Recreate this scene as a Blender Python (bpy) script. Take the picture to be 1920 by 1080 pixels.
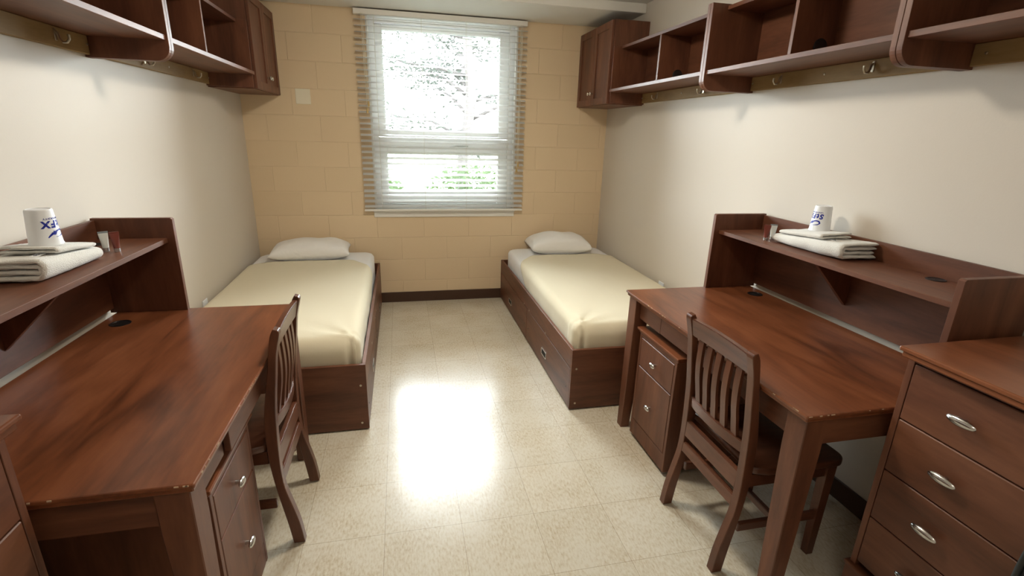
import bpy, bmesh, math, random
from mathutils import Vector, Matrix, noise
random.seed(7)
PI = math.pi
scene = bpy.context.scene
C = scene.collection
for o in list(bpy.data.objects):
    bpy.data.objects.remove(o, do_unlink=True)

# ------------------------------------------------------------------ camera
W = 3.0714                       # room width; back wall is the plane y = 0, camera looks towards +y
def make_camera():
    cx, cy, cz, yaw, pitch, roll, f = 1.2052, -4.4877, 1.5315, .2236, -.3033, .029, 924.19
    cyw, syw, cp, sp, cr, sr = math.cos(yaw), math.sin(yaw), math.cos(pitch), math.sin(pitch), math.cos(roll), math.sin(roll)
    fwd = Vector((syw*cp, cyw*cp, sp)); right = Vector((cyw, -syw, 0)); up = right.cross(fwd)
    r2 = cr*right + sr*up; u2 = -sr*right + cr*up
    cam = bpy.data.cameras.new('camera'); cam.sensor_width = 36; cam.sensor_fit = 'HORIZONTAL'
    cam.lens = f/1920*36; cam.clip_start = .02; cam.clip_end = 200
    ob = bpy.data.objects.new('camera', cam); C.objects.link(ob)
    m = Matrix((( r2.x, u2.x, -fwd.x, cx), (r2.y, u2.y, -fwd.y, cy), (r2.z, u2.z, -fwd.z, cz), (0, 0, 0, 1)))
    ob.matrix_world = m
    scene.camera = ob
make_camera()
# ------------------------------------------------------------------ light and exposure
scene.view_settings.view_transform = 'Standard'
scene.view_settings.look = 'None'
scene.view_settings.gamma = 1
scene.view_settings.use_curve_mapping = False
scene.view_settings.exposure = 0.08
SKY = 50.0
LAMP = 6.6
def make_world():
    w = bpy.data.worlds.new('sky'); scene.world = w; w.use_nodes = True
    nt = w.node_tree; nt.nodes.clear()
    out = nt.nodes.new('ShaderNodeOutputWorld'); bg = nt.nodes.new('ShaderNodeBackground')
    bg.inputs['Color'].default_value = (.90, .96, 1.0, 1); bg.inputs['Strength'].default_value = SKY
    nt.links.new(bg.outputs[0], out.inputs[0])
make_world()
def make_portal():
    l = bpy.data.lights.new('window_portal', 'AREA'); l.shape = 'RECTANGLE'; l.size = 1.22; l.size_y = 1.54
    l.cycles.is_portal = True
    o = bpy.data.objects.new('window_portal', l); C.objects.link(o)
    o.location = (1.595, .24, 1.63); o.rotation_euler = (-PI/2, 0, 0)
make_portal()

# ------------------------------------------------------------------ materials
def mat(name, col, rough=.5, metal=0, spec=.5, coat=0, coat_rough=.1):
    m = bpy.data.materials.new(name); m.use_nodes = True
    b = m.node_tree.nodes['Principled BSDF']
    b.inputs['Base Color'].default_value = (*col, 1); b.inputs['Roughness'].default_value = rough
    b.inputs['Metallic'].default_value = metal; b.inputs['Specular IOR Level'].default_value = spec
    b.inputs['Coat Weight'].default_value = coat; b.inputs['Coat Roughness'].default_value = coat_rough
    return m
def N(m, t, **kw):
    n = m.node_tree.nodes.new(t)
    for k, v in kw.items():
        setattr(n, k, v)
    return n
def L(m, a, b): m.node_tree.links.new(a, b)
def bsdf(m): return m.node_tree.nodes['Principled BSDF']
def ramp(m, stops):
    r = N(m, 'ShaderNodeValToRGB'); e = r.color_ramp.elements
    e[0].position, e[0].color = stops[0][0], (*stops[0][1], 1)
    e[1].position, e[1].color = stops[-1][0], (*stops[-1][1], 1)
    for p, c in stops[1:-1]:
        x = e.new(p); x.color = (*c, 1)
    return r
def wood(name, axis, dark, mid, light, rough=.46, scale=1.0, coat=0.0):
    m = mat(name, mid, rough, spec=.5, coat=coat, coat_rough=.2)
    tc = N(m, 'ShaderNodeTexCoord'); mp = N(m, 'ShaderNodeMapping')
    s = [9*scale]*3; s['xyz'.index(axis)] = 1.3*scale
    mp.inputs['Scale'].default_value = s
    L(m, tc.outputs['Object'], mp.inputs['Vector'])
    n1 = N(m, 'ShaderNodeTexNoise'); n1.inputs['Scale'].default_value = 1.3; n1.inputs['Detail'].default_value = 5; n1.inputs['Roughness'].default_value = .55; n1.inputs['Distortion'].default_value = .7
    n2 = N(m, 'ShaderNodeTexNoise'); n2.inputs['Scale'].default_value = 12; n2.inputs['Detail'].default_value = 4
    L(m, mp.outputs[0], n1.inputs['Vector']); L(m, mp.outputs[0], n2.inputs['Vector'])
    mx = N(m, 'ShaderNodeMath', operation='MULTIPLY_ADD'); mx.inputs[1].default_value = .25; L(m, n2.outputs['Fac'], mx.inputs[0]); L(m, n1.outputs['Fac'], mx.inputs[2])
    r = ramp(m, [(.40, dark), (.62, mid), (.84, light)])
    L(m, mx.outputs[0], r.inputs[0]); L(m, r.outputs[0], bsdf(m).inputs['Base Color'])
    return m
CD, CM, CL = (.078, .027, .013), (.135, .047, .0225), (.185, .070, .034)
M = {}
for ax in 'xyz':
    M['w'+ax] = wood('cherry_wood_'+ax, ax, CD, CM, CL)
    M['t'+ax] = wood('cherry_top_'+ax, ax, (.085, .026, .011), (.185, .058, .023), (.26, .09, .038), .30, .8)
    M['c'+ax] = wood('chair_wood_'+ax, ax, (.075, .026, .013), (.115, .040, .020), (.15, .055, .028), .30, 2.0)
M['rail'] = wood('maple_rail', 'y', (.20, .125, .05), (.27, .175, .075), (.33, .22, .10), .62)
bsdf(M['rail']).inputs['Specular IOR Level'].default_value = .2
M['chrome'] = mat('satin_nickel', (.62, .62, .61), .22, 1)
M['brass'] = mat('hook_metal', (.55, .50, .40), .3, 1)
M['black'] = mat('black_plastic', (.012, .012, .013), .35)
M['white_plastic'] = mat('white_plastic', (.84, .87, .91), .35)
M['pvc'] = mat('window_vinyl', (.90, .91, .91), .3)
M['trim_white'] = mat('white_trim_paint', (.86, .85, .81), .4)
M['plate'] = mat('cream_plate', (.88, .82, .66), .4)
M['ceiling'] = mat('ceiling_paint', (.80, .79, .75), .8)
M['base'] = mat('brown_vinyl_base', (.060, .026, .013), .45)
M['raw'] = mat('bare_worn_board', (.50, .36, .24), .7)
M['gap'] = mat('dark_recess', (.01, .006, .004), .8)
M['cord'] = mat('cord', (.75, .72, .62), .7)
M['tassel'] = mat('wooden_tassel', (.62, .45, .20), .5)
M['blue_ink'] = mat('blue_ink', (.010, .025, .36), .4)
M['silver'] = mat('silver_cap', (.6, .6, .6), .25, .9)
M['tube_brown'] = mat('brown_tube', (.16, .030, .018), .3)
M['tube_white'] = mat('white_tube', (.62, .64, .60), .3)
M['tube_grey'] = mat('clear_grey_crimp', (.22, .25, .26), .25)
M['bag'] = mat('dark_nylon', (.008, .009, .014), .7)
M['piping'] = mat('grey_piping', (.022, .025, .025), .6)
M['tag'] = mat('dark_stitching', (.05, .05, .09), .8)
M['rubber'] = mat('felt_pad', (.45, .42, .36), .8)
M['aluminium'] = mat('aluminium', (.6, .6, .58), .35, 1)

def m_wall(name, col, bump=.03, sc=160):
    m = mat(name, col, .55, spec=.3)
    tc = N(m, 'ShaderNodeTexCoord'); n = N(m, 'ShaderNodeTexNoise'); n.inputs['Scale'].default_value = sc; n.inputs['Detail'].default_value = 2
    L(m, tc.outputs['Object'], n.inputs['Vector'])
    b = N(m, 'ShaderNodeBump'); b.inputs['Strength'].default_value = bump; b.inputs['Distance'].default_value = .002
    L(m, n.outputs['Fac'], b.inputs['Height']); L(m, b.outputs[0], bsdf(m).inputs['Normal'])
    return m
M['wall'] = m_wall('cream_wall_paint', (.645, .59, .52), .10)
def m_block():
    m = mat('tan_painted_block', (.52, .385, .22), .5, spec=.35)
    tc = N(m, 'ShaderNodeTexCoord'); sx = N(m, 'ShaderNodeSeparateXYZ'); cx = N(m, 'ShaderNodeCombineXYZ')
    L(m, tc.outputs['Object'], sx.inputs[0])
    a = N(m, 'ShaderNodeMath', operation='SUBTRACT'); a.inputs[1].default_value = .1714
    L(m, sx.outputs['X'], a.inputs[0]); L(m, a.outputs[0], cx.inputs['X']); L(m, sx.outputs['Z'], cx.inputs['Y'])
    br = N(m, 'ShaderNodeTexBrick'); br.offset = .5; br.offset_frequency = 2; br.squash = 1
    br.inputs['Scale'].default_value = 1; br.inputs['Brick Width'].default_value = .4064; br.inputs['Row Height'].default_value = .2032
    br.inputs['Mortar Size'].default_value = .0045; br.inputs['Mortar Smooth'].default_value = .6
    br.inputs['Color1'].default_value = (.80, .635, .43, 1); br.inputs['Color2'].default_value = (.77, .61, .41, 1); br.inputs['Mortar'].default_value = (.78, .62, .42, 1)
    L(m, cx.outputs[0], br.inputs['Vector']); L(m, br.outputs['Color'], bsdf(m).inputs['Base Color'])
    n = N(m, 'ShaderNodeTexNoise'); n.inputs['Scale'].default_value = 220; n.inputs['Detail'].default_value = 3; L(m, tc.outputs['Object'], n.inputs['Vector'])
    b0 = N(m, 'ShaderNodeBump'); b0.inputs['Strength'].default_value = .35; b0.inputs['Distance'].default_value = .0016; L(m, n.outputs['Fac'], b0.inputs['Height'])
    b = N(m, 'ShaderNodeBump'); b.inputs['Strength'].default_value = .62; b.inputs['Distance'].default_value = .004; b.invert = True
    L(m, br.outputs['Fac'], b.inputs['Height']); L(m, b0.outputs[0], b.inputs['Normal']); L(m, b.outputs[0], bsdf(m).inputs['Normal'])
    return m
M['block'] = m_block()
def m_floor():
    m = mat('vinyl_tile', (.55, .47, .34), .23, spec=.5, coat=.35, coat_rough=.17)
    tc = N(m, 'ShaderNodeTexCoord'); mp = N(m, 'ShaderNodeMapping'); mp.inputs['Scale'].default_value = (120, 45, 1)
    L(m, tc.outputs['Object'], mp.inputs['Vector'])
    n = N(m, 'ShaderNodeTexNoise'); n.inputs['Scale'].default_value = 1; n.inputs['Detail'].default_value = 4; n.inputs['Roughness'].default_value = .6; L(m, mp.outputs[0], n.inputs['Vector'])
    n2 = N(m, 'ShaderNodeTexNoise'); n2.inputs['Scale'].default_value = 5; n2.inputs['Detail'].default_value = 3; L(m, tc.outputs['Object'], n2.inputs['Vector'])
    ad = N(m, 'ShaderNodeMath', operation='MULTIPLY_ADD'); ad.inputs[1].default_value = .45; L(m, n2.outputs['Fac'], ad.inputs[0]); L(m, n.outputs['Fac'], ad.inputs[2])
    r = ramp(m, [(.50, (.56, .47, .33)), (.66, (.67, .60, .47)), (.82, (.74, .69, .58))])
    L(m, ad.outputs[0], r.inputs[0])
    mp2 = N(m, 'ShaderNodeMapping'); mp2.inputs['Location'].default_value = (-(1.0896 % .3048), -(-2.8493 % .3048), 0); L(m, tc.outputs['Object'], mp2.inputs['Vector'])
    br = N(m, 'ShaderNodeTexBrick'); br.offset = 0; br.squash = 1
    br.inputs['Scale'].default_value = 1; br.inputs['Brick Width'].default_value = .3048; br.inputs['Row Height'].default_value = .3048
    br.inputs['Mortar Size'].default_value = .0009; br.inputs['Mortar Smooth'].default_value = .3
    br.inputs['Color1'].default_value = (1, 1, 1, 1); br.inputs['Color2'].default_value = (.94, .94, .93, 1); br.inputs['Mortar'].default_value = (.55, .48, .40, 1)
    L(m, mp2.outputs[0], br.inputs['Vector'])
    mu = N(m, 'ShaderNodeMix', data_type='RGBA', blend_type='MULTIPLY'); mu.inputs['Factor'].default_value = 1
    L(m, r.outputs[0], mu.inputs[6]); L(m, br.outputs['Color'], mu.inputs[7]); L(m, mu.outputs[2], bsdf(m).inputs['Base Color'])
    n3 = N(m, 'ShaderNodeTexNoise'); n3.inputs['Scale'].default_value = 3.5; n3.inputs['Detail'].default_value = 2; L(m, tc.outputs['Object'], n3.inputs['Vector'])
    b0 = N(m, 'ShaderNodeBump'); b0.inputs['Strength'].default_value = .25; b0.inputs['Distance'].default_value = .003; L(m, n3.outputs['Fac'], b0.inputs['Height'])
    b = N(m, 'ShaderNodeBump'); b.inputs['Strength'].default_value = .15; b.inputs['Distance'].default_value = .001; b.invert = True
    L(m, br.outputs['Fac'], b.inputs['Height']); L(m, b0.outputs[0], b.inputs['Normal']); L(m, b.outputs[0], bsdf(m).inputs['Normal'])
    return m
M['floor'] = m_floor()
def m_cloth(name, col, rough=.9, sheen=.3, sc=900, bump=.12, fuzz=0.0, dist=.001):
    m = mat(name, col, rough, spec=.15)
    bsdf(m).inputs['Sheen Weight'].default_value = sheen
    tc = N(m, 'ShaderNodeTexCoord'); n = N(m, 'ShaderNodeTexNoise'); n.inputs['Scale'].default_value = sc; n.inputs['Detail'].default_value = 3
    L(m, tc.outputs['Object'], n.inputs['Vector'])
    b = N(m, 'ShaderNodeBump'); b.inputs['Strength'].default_value = bump; b.inputs['Distance'].default_value = dist
    L(m, n.outputs['Fac'], b.inputs['Height'])
    if fuzz:
        n2 = N(m, 'ShaderNodeTexNoise'); n2.inputs['Scale'].default_value = 14; n2.inputs['Detail'].default_value = 3; n2.inputs['Distortion'].default_value = .6
        L(m, tc.outputs['Object'], n2.inputs['Vector'])
        b2 = N(m, 'ShaderNodeBump'); b2.inputs['Strength'].default_value = fuzz; b2.inputs['Distance'].default_value = .012
        L(m, n2.outputs['Fac'], b2.inputs['Height']); L(m, b2.outputs[0], b.inputs['Normal'])
    L(m, b.outputs[0], bsdf(m).inputs['Normal'])
    return m
M['sheet'] = m_cloth('white_sheet', (.88, .89, .91), fuzz=.25)
M['pillow'] = m_cloth('white_pillowcase', (.90, .90, .90), fuzz=.45)
M['blanket'] = m_cloth('cream_blanket', (.74, .675, .51), sheen=.15, sc=500, bump=.25, fuzz=.12)
M['towel'] = m_cloth('white_terry', (.80, .79, .75), sheen=.6, sc=260, bump=.9, dist=.003)
def m_blind():
    m = mat('white_slat', (.92, .93, .93), .4)
    nt = m.node_tree; tr = N(m, 'ShaderNodeBsdfTranslucent'); tr.inputs[0].default_value = (.8, .8, .78, 1)
    mx = N(m, 'ShaderNodeMixShader'); mx.inputs[0].default_value = .5
    out = nt.nodes['Material Output']; L(m, bsdf(m).outputs[0], mx.inputs[1]); L(m, tr.outputs[0], mx.inputs[2]); L(m, mx.outputs[0], out.inputs[0])
    return m
M['slat'] = m_blind()
def m_glass():
    m = bpy.data.materials.new('window_glass'); m.use_nodes = True; nt = m.node_tree; nt.nodes.clear()
    out = N(m, 'ShaderNodeOutputMaterial'); t = N(m, 'ShaderNodeBsdfTransparent'); t.inputs[0].default_value = (.95, .97, .96, 1)
    g = N(m, 'ShaderNodeBsdfGlossy'); g.inputs['Roughness'].default_value = .01
    f = N(m, 'ShaderNodeFresnel'); f.inputs[0].default_value = 1.45; mx = N(m, 'ShaderNodeMixShader')
    L(m, f.outputs[0], mx.inputs[0]); L(m, t.outputs[0], mx.inputs[1]); L(m, g.outputs[0], mx.inputs[2]); L(m, mx.outputs[0], out.inputs[0])
    return m
M['glass'] = m_glass()
def m_leaf(name, col):
    m = mat(name, col, .6, spec=.2); tr = N(m, 'ShaderNodeBsdfTranslucent'); tr.inputs[0].default_value = (*col, 1)
    mx = N(m, 'ShaderNodeMixShader'); mx.inputs[0].default_value = .55
    L(m, bsdf(m).outputs[0], mx.inputs[1]); L(m, tr.outputs[0], mx.inputs[2]); L(m, mx.outputs[0], m.node_tree.nodes['Material Output'].inputs[0])
    return m
M['leaf_pale'] = m_leaf('pale_leaves', (.024, .027, .022))
M['leaf_green'] = m_leaf('green_leaves', (.017, .031, .007))
M['bark'] = mat('bark', (.020, .016, .015), .9)
M['grass'] = mat('lawn', (.05, .06, .03), .95)
def m_emit(name, col, s):
    m = bpy.data.materials.new(name); m.use_nodes = True; nt = m.node_tree; nt.nodes.clear()
    out = N(m, 'ShaderNodeOutputMaterial'); e = N(m, 'ShaderNodeEmission'); e.inputs[0].default_value = (*col, 1); e.inputs[1].default_value = s
    L(m, e.outputs[0], out.inputs[0]); return m
M['lamp'] = m_emit('warm_lamp_glass', (1.0, .90, .74), LAMP*12)
M['lamp_fill'] = m_emit('added_fill_lamp_glass', (1.0, .90, .76), LAMP*2.6)  # glow of the added fill lamp, weaker than the main one

# ------------------------------------------------------------------ mesh helpers (all in world coordinates)
class MB:
    def __init__(s): s.bm = bmesh.new()
    def _faces_after(s, n): return s.bm.faces[n:]
    def box(s, x0, x1, y0, y1, z0, z1, bev=0, seg=1, rot=None, about=None):
        x0, x1 = sorted((x0, x1)); y0, y1 = sorted((y0, y1)); z0, z1 = sorted((z0, z1))
        r = bmesh.ops.create_cube(s.bm, size=1)
        vs = r['verts']
        for v in vs:
            v.co = Vector(((x0+x1)/2+v.co.x*(x1-x0), (y0+y1)/2+v.co.y*(y1-y0), (z0+z1)/2+v.co.z*(z1-z0)))
        if rot is not None:
            ab = Vector(about) if about else Vector(((x0+x1)/2, (y0+y1)/2, (z0+z1)/2))
            for v in vs: v.co = rot @ (v.co-ab) + ab
        if bev:
            es = list({e for v in vs for e in v.link_edges})
            bmesh.ops.bevel(s.bm, geom=es, offset=min(bev, .49*min(x1-x0, y1-y0, z1-z0)), segments=seg, profile=.5, affect='EDGES')
        return s
    def prism(s, pts, axis, a, b, bev=0, seg=1):
        """closed 2-D outline extruded along axis from a to b; pts are the two other coords in xyz order"""
        def mk(p, t):
            c = list(p); c.insert('xyz'.index(axis), t); return s.bm.verts.new(c)
        v0 = [mk(p, a) for p in pts]; v1 = [mk(p, b) for p in pts]; n = len(pts)
        fs = [s.bm.faces.new(v0), s.bm.faces.new(v1[::-1])]
        for i in range(n): fs.append(s.bm.faces.new((v0[i], v0[(i+1) % n], v1[(i+1) % n], v1[i])))
        bmesh.ops.recalc_face_normals(s.bm, faces=fs)
        if bev:
            es = list({e for e in fs[0].edges} | {e for e in fs[1].edges})
            bmesh.ops.bevel(s.bm, geom=es, offset=bev, segments=seg, profile=.5, affect='EDGES')
        return s
    def hexa(s, bot, top):
        v = [s.bm.verts.new(p) for p in bot+top]
        fs = [s.bm.faces.new([v[i] for i in q]) for q in ((0, 1, 2, 3), (4, 5, 6, 7), (0, 1, 5, 4), (1, 2, 6, 5), (2, 3, 7, 6), (3, 0, 4, 7))]
        bmesh.ops.recalc_face_normals(s.bm, faces=fs); return s
    def lathe(s, prof, center, axis='z', n=32, sx=1, sy=1):
        """prof: (radius, height) list; axis direction; closed by the profile itself"""
        rings = []
        for r, h in prof:
            ring = []
            for i in range(n):
                a = 2*PI*i/n; p = (r*math.cos(a)*sx, r*math.sin(a)*sy)
                q = {'z': (p[0], p[1], h), 'x': (h, p[0], p[1]), 'y': (p[0], h, p[1])}[axis]
                ring.append(s.bm.verts.new(Vector(center)+Vector(q)))
            rings.append(ring)
        fs = []
        for a, b in zip(rings, rings[1:]):
            for i in range(n): fs.append(s.bm.faces.new((a[i], a[(i+1) % n], b[(i+1) % n], b[i])))
        for ring in (rings[0], rings[-1]):
            fs.append(s.bm.faces.new(ring))
        bmesh.ops.recalc_face_normals(s.bm, faces=fs)
        return s
    def tube(s, pts, r, n=10, closed_ends=True):
        pts = [Vector(p) for p in pts]; rs = r if isinstance(r, (list, tuple)) else [r]*len(pts)
        rings = []; ref = None
        for i, p in enumerate(pts):
            t = (pts[min(i+1, len(pts)-1)]-pts[max(i-1, 0)]).normalized()
            if ref is None: ref = t.orthogonal().normalized()
            ref = (ref - t*ref.dot(t)).normalized(); bn = t.cross(ref)
            rings.append([s.bm.verts.new(p+rs[i]*(math.cos(2*PI*k/n)*ref+math.sin(2*PI*k/n)*bn)) for k in range(n)])
        fs = []
        for a, b in zip(rings, rings[1:]):
            for i in range(n): fs.append(s.bm.faces.new((a[i], a[(i+1) % n], b[(i+1) % n], b[i])))
        if closed_ends:
            fs.append(s.bm.faces.new(rings[0])); fs.append(s.bm.faces.new(rings[-1]))
        bmesh.ops.recalc_face_normals(s.bm, faces=fs); return s
    def grid(s, fn, nu, nv):
        g = [[s.bm.verts.new(fn(i/nu, j/nv)) for j in range(nv+1)] for i in range(nu+1)]
        for i in range(nu):
            for j in range(nv): s.bm.faces.new((g[i][j], g[i+1][j], g[i+1][j+1], g[i][j+1]))
        return g

def orig(o):
    v = Vector((0, 0, 0))
    while o is not None:
        v = v + o.location; o = o.parent
    return v
def link(name, mb, m, parent=None, smooth=False, loc=None, rot=None):
    me = bpy.data.meshes.new(name); base = orig(parent) if parent else Vector(loc or (0, 0, 0))
    for v in mb.bm.verts: v.co = v.co - base
    mb.bm.to_mesh(me); mb.bm.free(); me.materials.append(m)
    if smooth:
        for p in me.polygons: p.use_smooth = True
    o = bpy.data.objects.new(name, me); C.objects.link(o)
    if parent: o.parent = parent
    elif loc: o.location = loc
    if smooth == 'auto':
        for e in me.edges: pass
        me.set_sharp_from_angle(angle=math.radians(40))
    return o
def thing(name, label, cat, loc=(0, 0, 0), group=None):
    o = bpy.data.objects.new(name, None); C.objects.link(o); o.location = loc; o.empty_display_size = .05
    o['label'] = label; o['category'] = cat
    if group: o['group'] = group
    return o
def tag(o, label, cat, group=None):
    o['label'] = label; o['category'] = cat
    if group: o['group'] = group
    return o
def struct(name, mb, m, label=None, **kw):
    o = link(name, mb, m, **kw); o['kind'] = 'structure'
    if label: o['label'] = label
    return o
def copy_tree(o, parent=None):
    c = o.copy(); C.objects.link(c); c.parent = parent
    for ch in o.children: copy_tree(ch, c)
    return c
def bx(*a, bev=0, seg=1): return MB().box(*a, bev=bev, seg=seg)

# ------------------------------------------------------------------ the room
NEAR = -5.1
CEIL = 2.497
OX0, OX1, OZ0, OZ1 = .975, 2.218, .853, 2.40     # window opening
struct('floor', bx(-.1, W+.1, NEAR-.1, .1, -.1, 0), M['floor'], 'cream speckled vinyl tile floor')
struct('ceiling', bx(-.1, W+.1, NEAR-.1, .1, CEIL, CEIL+.1), M['ceiling'], 'off-white flat ceiling')
b = MB()
b.box(-.15, OX0, 0, .25, -.1, 2.6); b.box(OX1, W+.15, 0, .25, -.1, 2.6)
b.box(OX0, OX1, 0, .25, -.1, OZ0); b.box(OX0, OX1, 0, .25, OZ1, 2.6)
struct('wall_back', b, M['block'], 'tan painted concrete block wall with the window')
struct('wall_left', bx(-.15, 0, NEAR-.1, 0, -.1, 2.6), M['wall'], 'smooth cream side wall on the left')
struct('wall_right', bx(W, W+.15, NEAR-.1, 0, -.1, 2.6), M['wall'], 'smooth cream side wall on the right')
struct('wall_near', bx(-.15, W+.15, NEAR-.15, NEAR, -.1, 2.6), M['wall'], 'cream wall behind the camera')
struct('trim_1', bx(0, W, -.60, 0, 2.432, CEIL, bev=.003), M['ceiling'], 'shallow white ceiling bulkhead above the window')
struct('baseboard_back', bx(0, W, -.009, 0, 0, .096, bev=.003), M['base'], 'dark brown vinyl base under the window')
struct('baseboard_right', bx(W-.009, W, NEAR, -.009, 0, .096, bev=.003), M['base'])
struct('baseboard_left', bx(0, .009, NEAR, -.009, 0, .096, bev=.003), M['base'])

# window
win = bpy.data.objects.new('window_1', None); C.objects.link(win); win.location = (1.596, .05, OZ0); win['kind'] = 'structure'; win['label'] = 'white vinyl window with a tall fixed pane over a short lower sash'
j = MB(); t = .016
j.box(OX0, OX0+t, -.004, .25, OZ0, OZ1, bev=.002); j.box(OX1-t, OX1, -.004, .25, OZ0, OZ1, bev=.002)
j.box(OX0, OX1, -.004, .25, OZ1-t, OZ1, bev=.002)
link('jamb_liner', j, M['trim_white'], win)
s_ = MB(); s_.box(OX0-.012, OX1+.004, -.030, .06, OZ0-.012, OZ0+.006, bev=.004, seg=2); s_.box(OX0-.010, OX1+.002, -.014, .0, .797, OZ0-.012, bev=.003)
link('sill', s_, M['trim_white'], win)
fy0, fy1 = .05, .13
f = MB(); a0, a1, c0, c1 = OX0+t, OX1-t, OZ0+.006, OZ1-t
f.box(a0, a0+.045, fy0, fy1, c0, c1, bev=.003); f.box(a1-.045, a1, fy0, fy1, c0, c1, bev=.003)
f.box(a0+.045, a1-.045, fy0, fy1, c1-.035, c1, bev=.003); f.box(a0+.045, a1-.045, fy0, fy1, c0, c0+.05, bev=.003)
f.box(a0+.045, a1-.045, fy0+.005, fy1, 1.40, 1.475, bev=.003)
link('window_frame', f, M['pvc'], win)
def sash(x0, x1, z0, z1, gx0, gx1, gz0, gz1, y0, y1, nm):
    m = MB(); m.box(x0, gx0, y0, y1, z0, z1, bev=.004); m.box(gx1, x1, y0, y1, z0, z1, bev=.004)
    m.box(gx0, gx1, y0, y1, z0, gz0, bev=.004); m.box(gx0, gx1, y0, y1, gz1, z1, bev=.004)
    o = link(nm, m, M['pvc'], win)
    g = MB(); g.box(gx0-.005, gx1+.005, y1-.018, y1-.012, gz0-.005, gz1+.005); link('pane', g, M['glass'], o)
    k = MB(); e = .0025
    for q in ((gx0, gx0+e, gz0, gz1), (gx1-e, gx1, gz0, gz1), (gx0, gx1, gz0, gz0+e), (gx0, gx1, gz1-e, gz1)):
        k.box(q[0], q[1], y1-.022, y1-.018, q[2], q[3])
    link('glazing_gasket', k, M['tube_grey'], o)
    return o
sash(a0+.046, a1-.046, 1.476, c1-.036, 1.098, 2.072, 1.532, 2.303, .066, .112, 'upper_sash')
lo = sash(a0+.046, a1-.046, c0+.051, 1.399, 1.098, 2.072, 1.018, 1.335, .060, .106, 'lower_sash')
h = MB(); h.box(1.70, 1.80, .038, .052, 1.405, 1.418, bev=.003); h.tube([(1.70, .04, 1.412), (1.66, .03, 1.404), (1.63, .03, 1.400)], .006)
link('crank_handle', h, M['aluminium'], win)
k = MB(); k.box(2.00, 2.06, .045, .058, 1.425, 1.445, bev=.004); k.box(2.02, 2.035, .03, .046, 1.43, 1.452, bev=.003)
link('sash_lock', k, M['pvc'], win)

# blind
bl = thing('window_blind', 'white horizontal slat blind lowered over the window, slats open', 'blind', (1.588, -.035, 2.42))
b = MB(); b.box(.890, 2.281, -.068, -.003, 2.384, 2.423, bev=.003); link('headrail', b, M['trim_white'], bl)
b = MB(); nS = 33; zt, zb = 2.352, .898
for i in range(nS):
    z = zt + (zb-zt)*i/(nS-1); til = math.radians(16 + random.uniform(-1.5, 1.5) + 5*(i/nS)); dz = random.uniform(-.0012, .0012)
    sl = random.uniform(-.0015, .0015)
    if i == 29: sl = .004
    pts = []
    for q in range(7):
        v = -.025 + .05*q/6; cr = .0035*(1-(v/.025)**2)
        pts.append((-.036 + v*math.cos(til), z + v*math.sin(til) + cr + dz))
    lowp = [(p[0], p[1]-.0007) for p in pts[::-1]]
    b.prism(pts+lowp, 'x', .893, 2.286)
    b.bm.verts.ensure_lookup_table()
    for v in b.bm.verts[-28:]: v.co.z += sl*((v.co.x-1.59)/.7)
link('slats', b, M['slat'], bl, smooth='auto')
b = MB(); b.box(.889, 2.286, -.062, -.012, .856, .874, bev=.005, seg=2); link('bottom_rail', b, M['trim_white'], bl)
for x in (1.042, 1.410, 1.772, 2.137):
    b = MB()
    for yy in (-.063, -.009): b.tube([(x, yy, 2.385), (x, yy, .872)], .0009, 6)
    for i in range(nS):
        z = zt + (zb-zt)*i/(nS-1); b.tube([(x, -.061, z-.009), (x, -.011, z+.005)], .0006, 4)
    link('ladder_cord', b, M['cord'], bl)
def cord(x, z1, dx, nm):
    b = MB(); b.tube([(x, -.070, 2.39), (x+dx*.4, -.071, 2.0), (x+dx, -.070, z1)], .0022, 6)
    b.tube([(x+.012, -.070, 2.39), (x+.012+dx*.3, -.071, 2.1), (x+.012+dx, -.070, z1+.05)], .0022, 6)
    o = link(nm, b, M['cord'], bl)
    for q, zz in ((0, z1), (.012, z1+.05)):
        b = MB(); b.lathe([(.002, 0), (.006, -.004), (.009, -.028), (.008, -.038), (.003, -.040)], (x+dx+q, -.070, zz), n=14); link('tassel', b, M['tassel'], o, smooth=True)
cord(.948, 1.70, .012, 'lift_cord'); cord(2.225, 1.24, -.006, 'tilt_cord')

# blank plates
tag(link('cover_plate', bx(.408, .521, -.007, -.0, 1.712, 1.827, bev=.002), M['plate'], loc=(.465, -.003, 1.77)), 'blank cream square cover plate on the tan block wall left of the window', 'cover plate')
def outlet(x, side, label):
    xs = (x, x+.007) if side == 'L' else (x-.007, x)
    t = thing('wall_outlet', label, 'outlet', (x, -1.30, .39))
    link('face_plate', bx(xs[0], xs[1], -1.337, -1.263, .392, .510, bev=.002), M['white_plastic'], t)
    xx = (x+.007, x+.010) if side == 'L' else (x-.010, x-.007)
    for z in (.415, .462): link('socket', bx(xx[0], xx[1], -1.318, -1.282, z, z+.032, bev=.0014), M['white_plastic'], t)
outlet(0, 'L', 'white wall outlet plate just above the blanket of the left bed')
outlet(W, 'R', 'white wall outlet plate just above the blanket of the right bed')

# ceiling lamps: the main one, and an added fill out of view
def ceiling_light(y, m_, label):
    lp = thing('ceiling_light', label, 'lamp', (1.53, y, CEIL), 'round flush ceiling lamps')
    link('lamp_base', MB().lathe([(.02, 0), (.19, 0), (.19, -.02), (.02, -.02)], (1.53, y, CEIL)), M['trim_white'], lp, smooth='auto')
    link('lamp_dome', MB().lathe([(.17, -.0205), (.175, -.035), (.15, -.065), (.09, -.088), (.01, -.096)], (1.53, y, CEIL)), m_, lp, smooth=True)
ceiling_light(-2.20, M['lamp'], 'bright round flush ceiling lamp over the middle of the room')
ceiling_light(-4.55, M['lamp_fill'], 'dimmer round fill lamp added out of view on the ceiling behind the camera')  # invented fixture, added to brighten surfaces that face the camera

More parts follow.
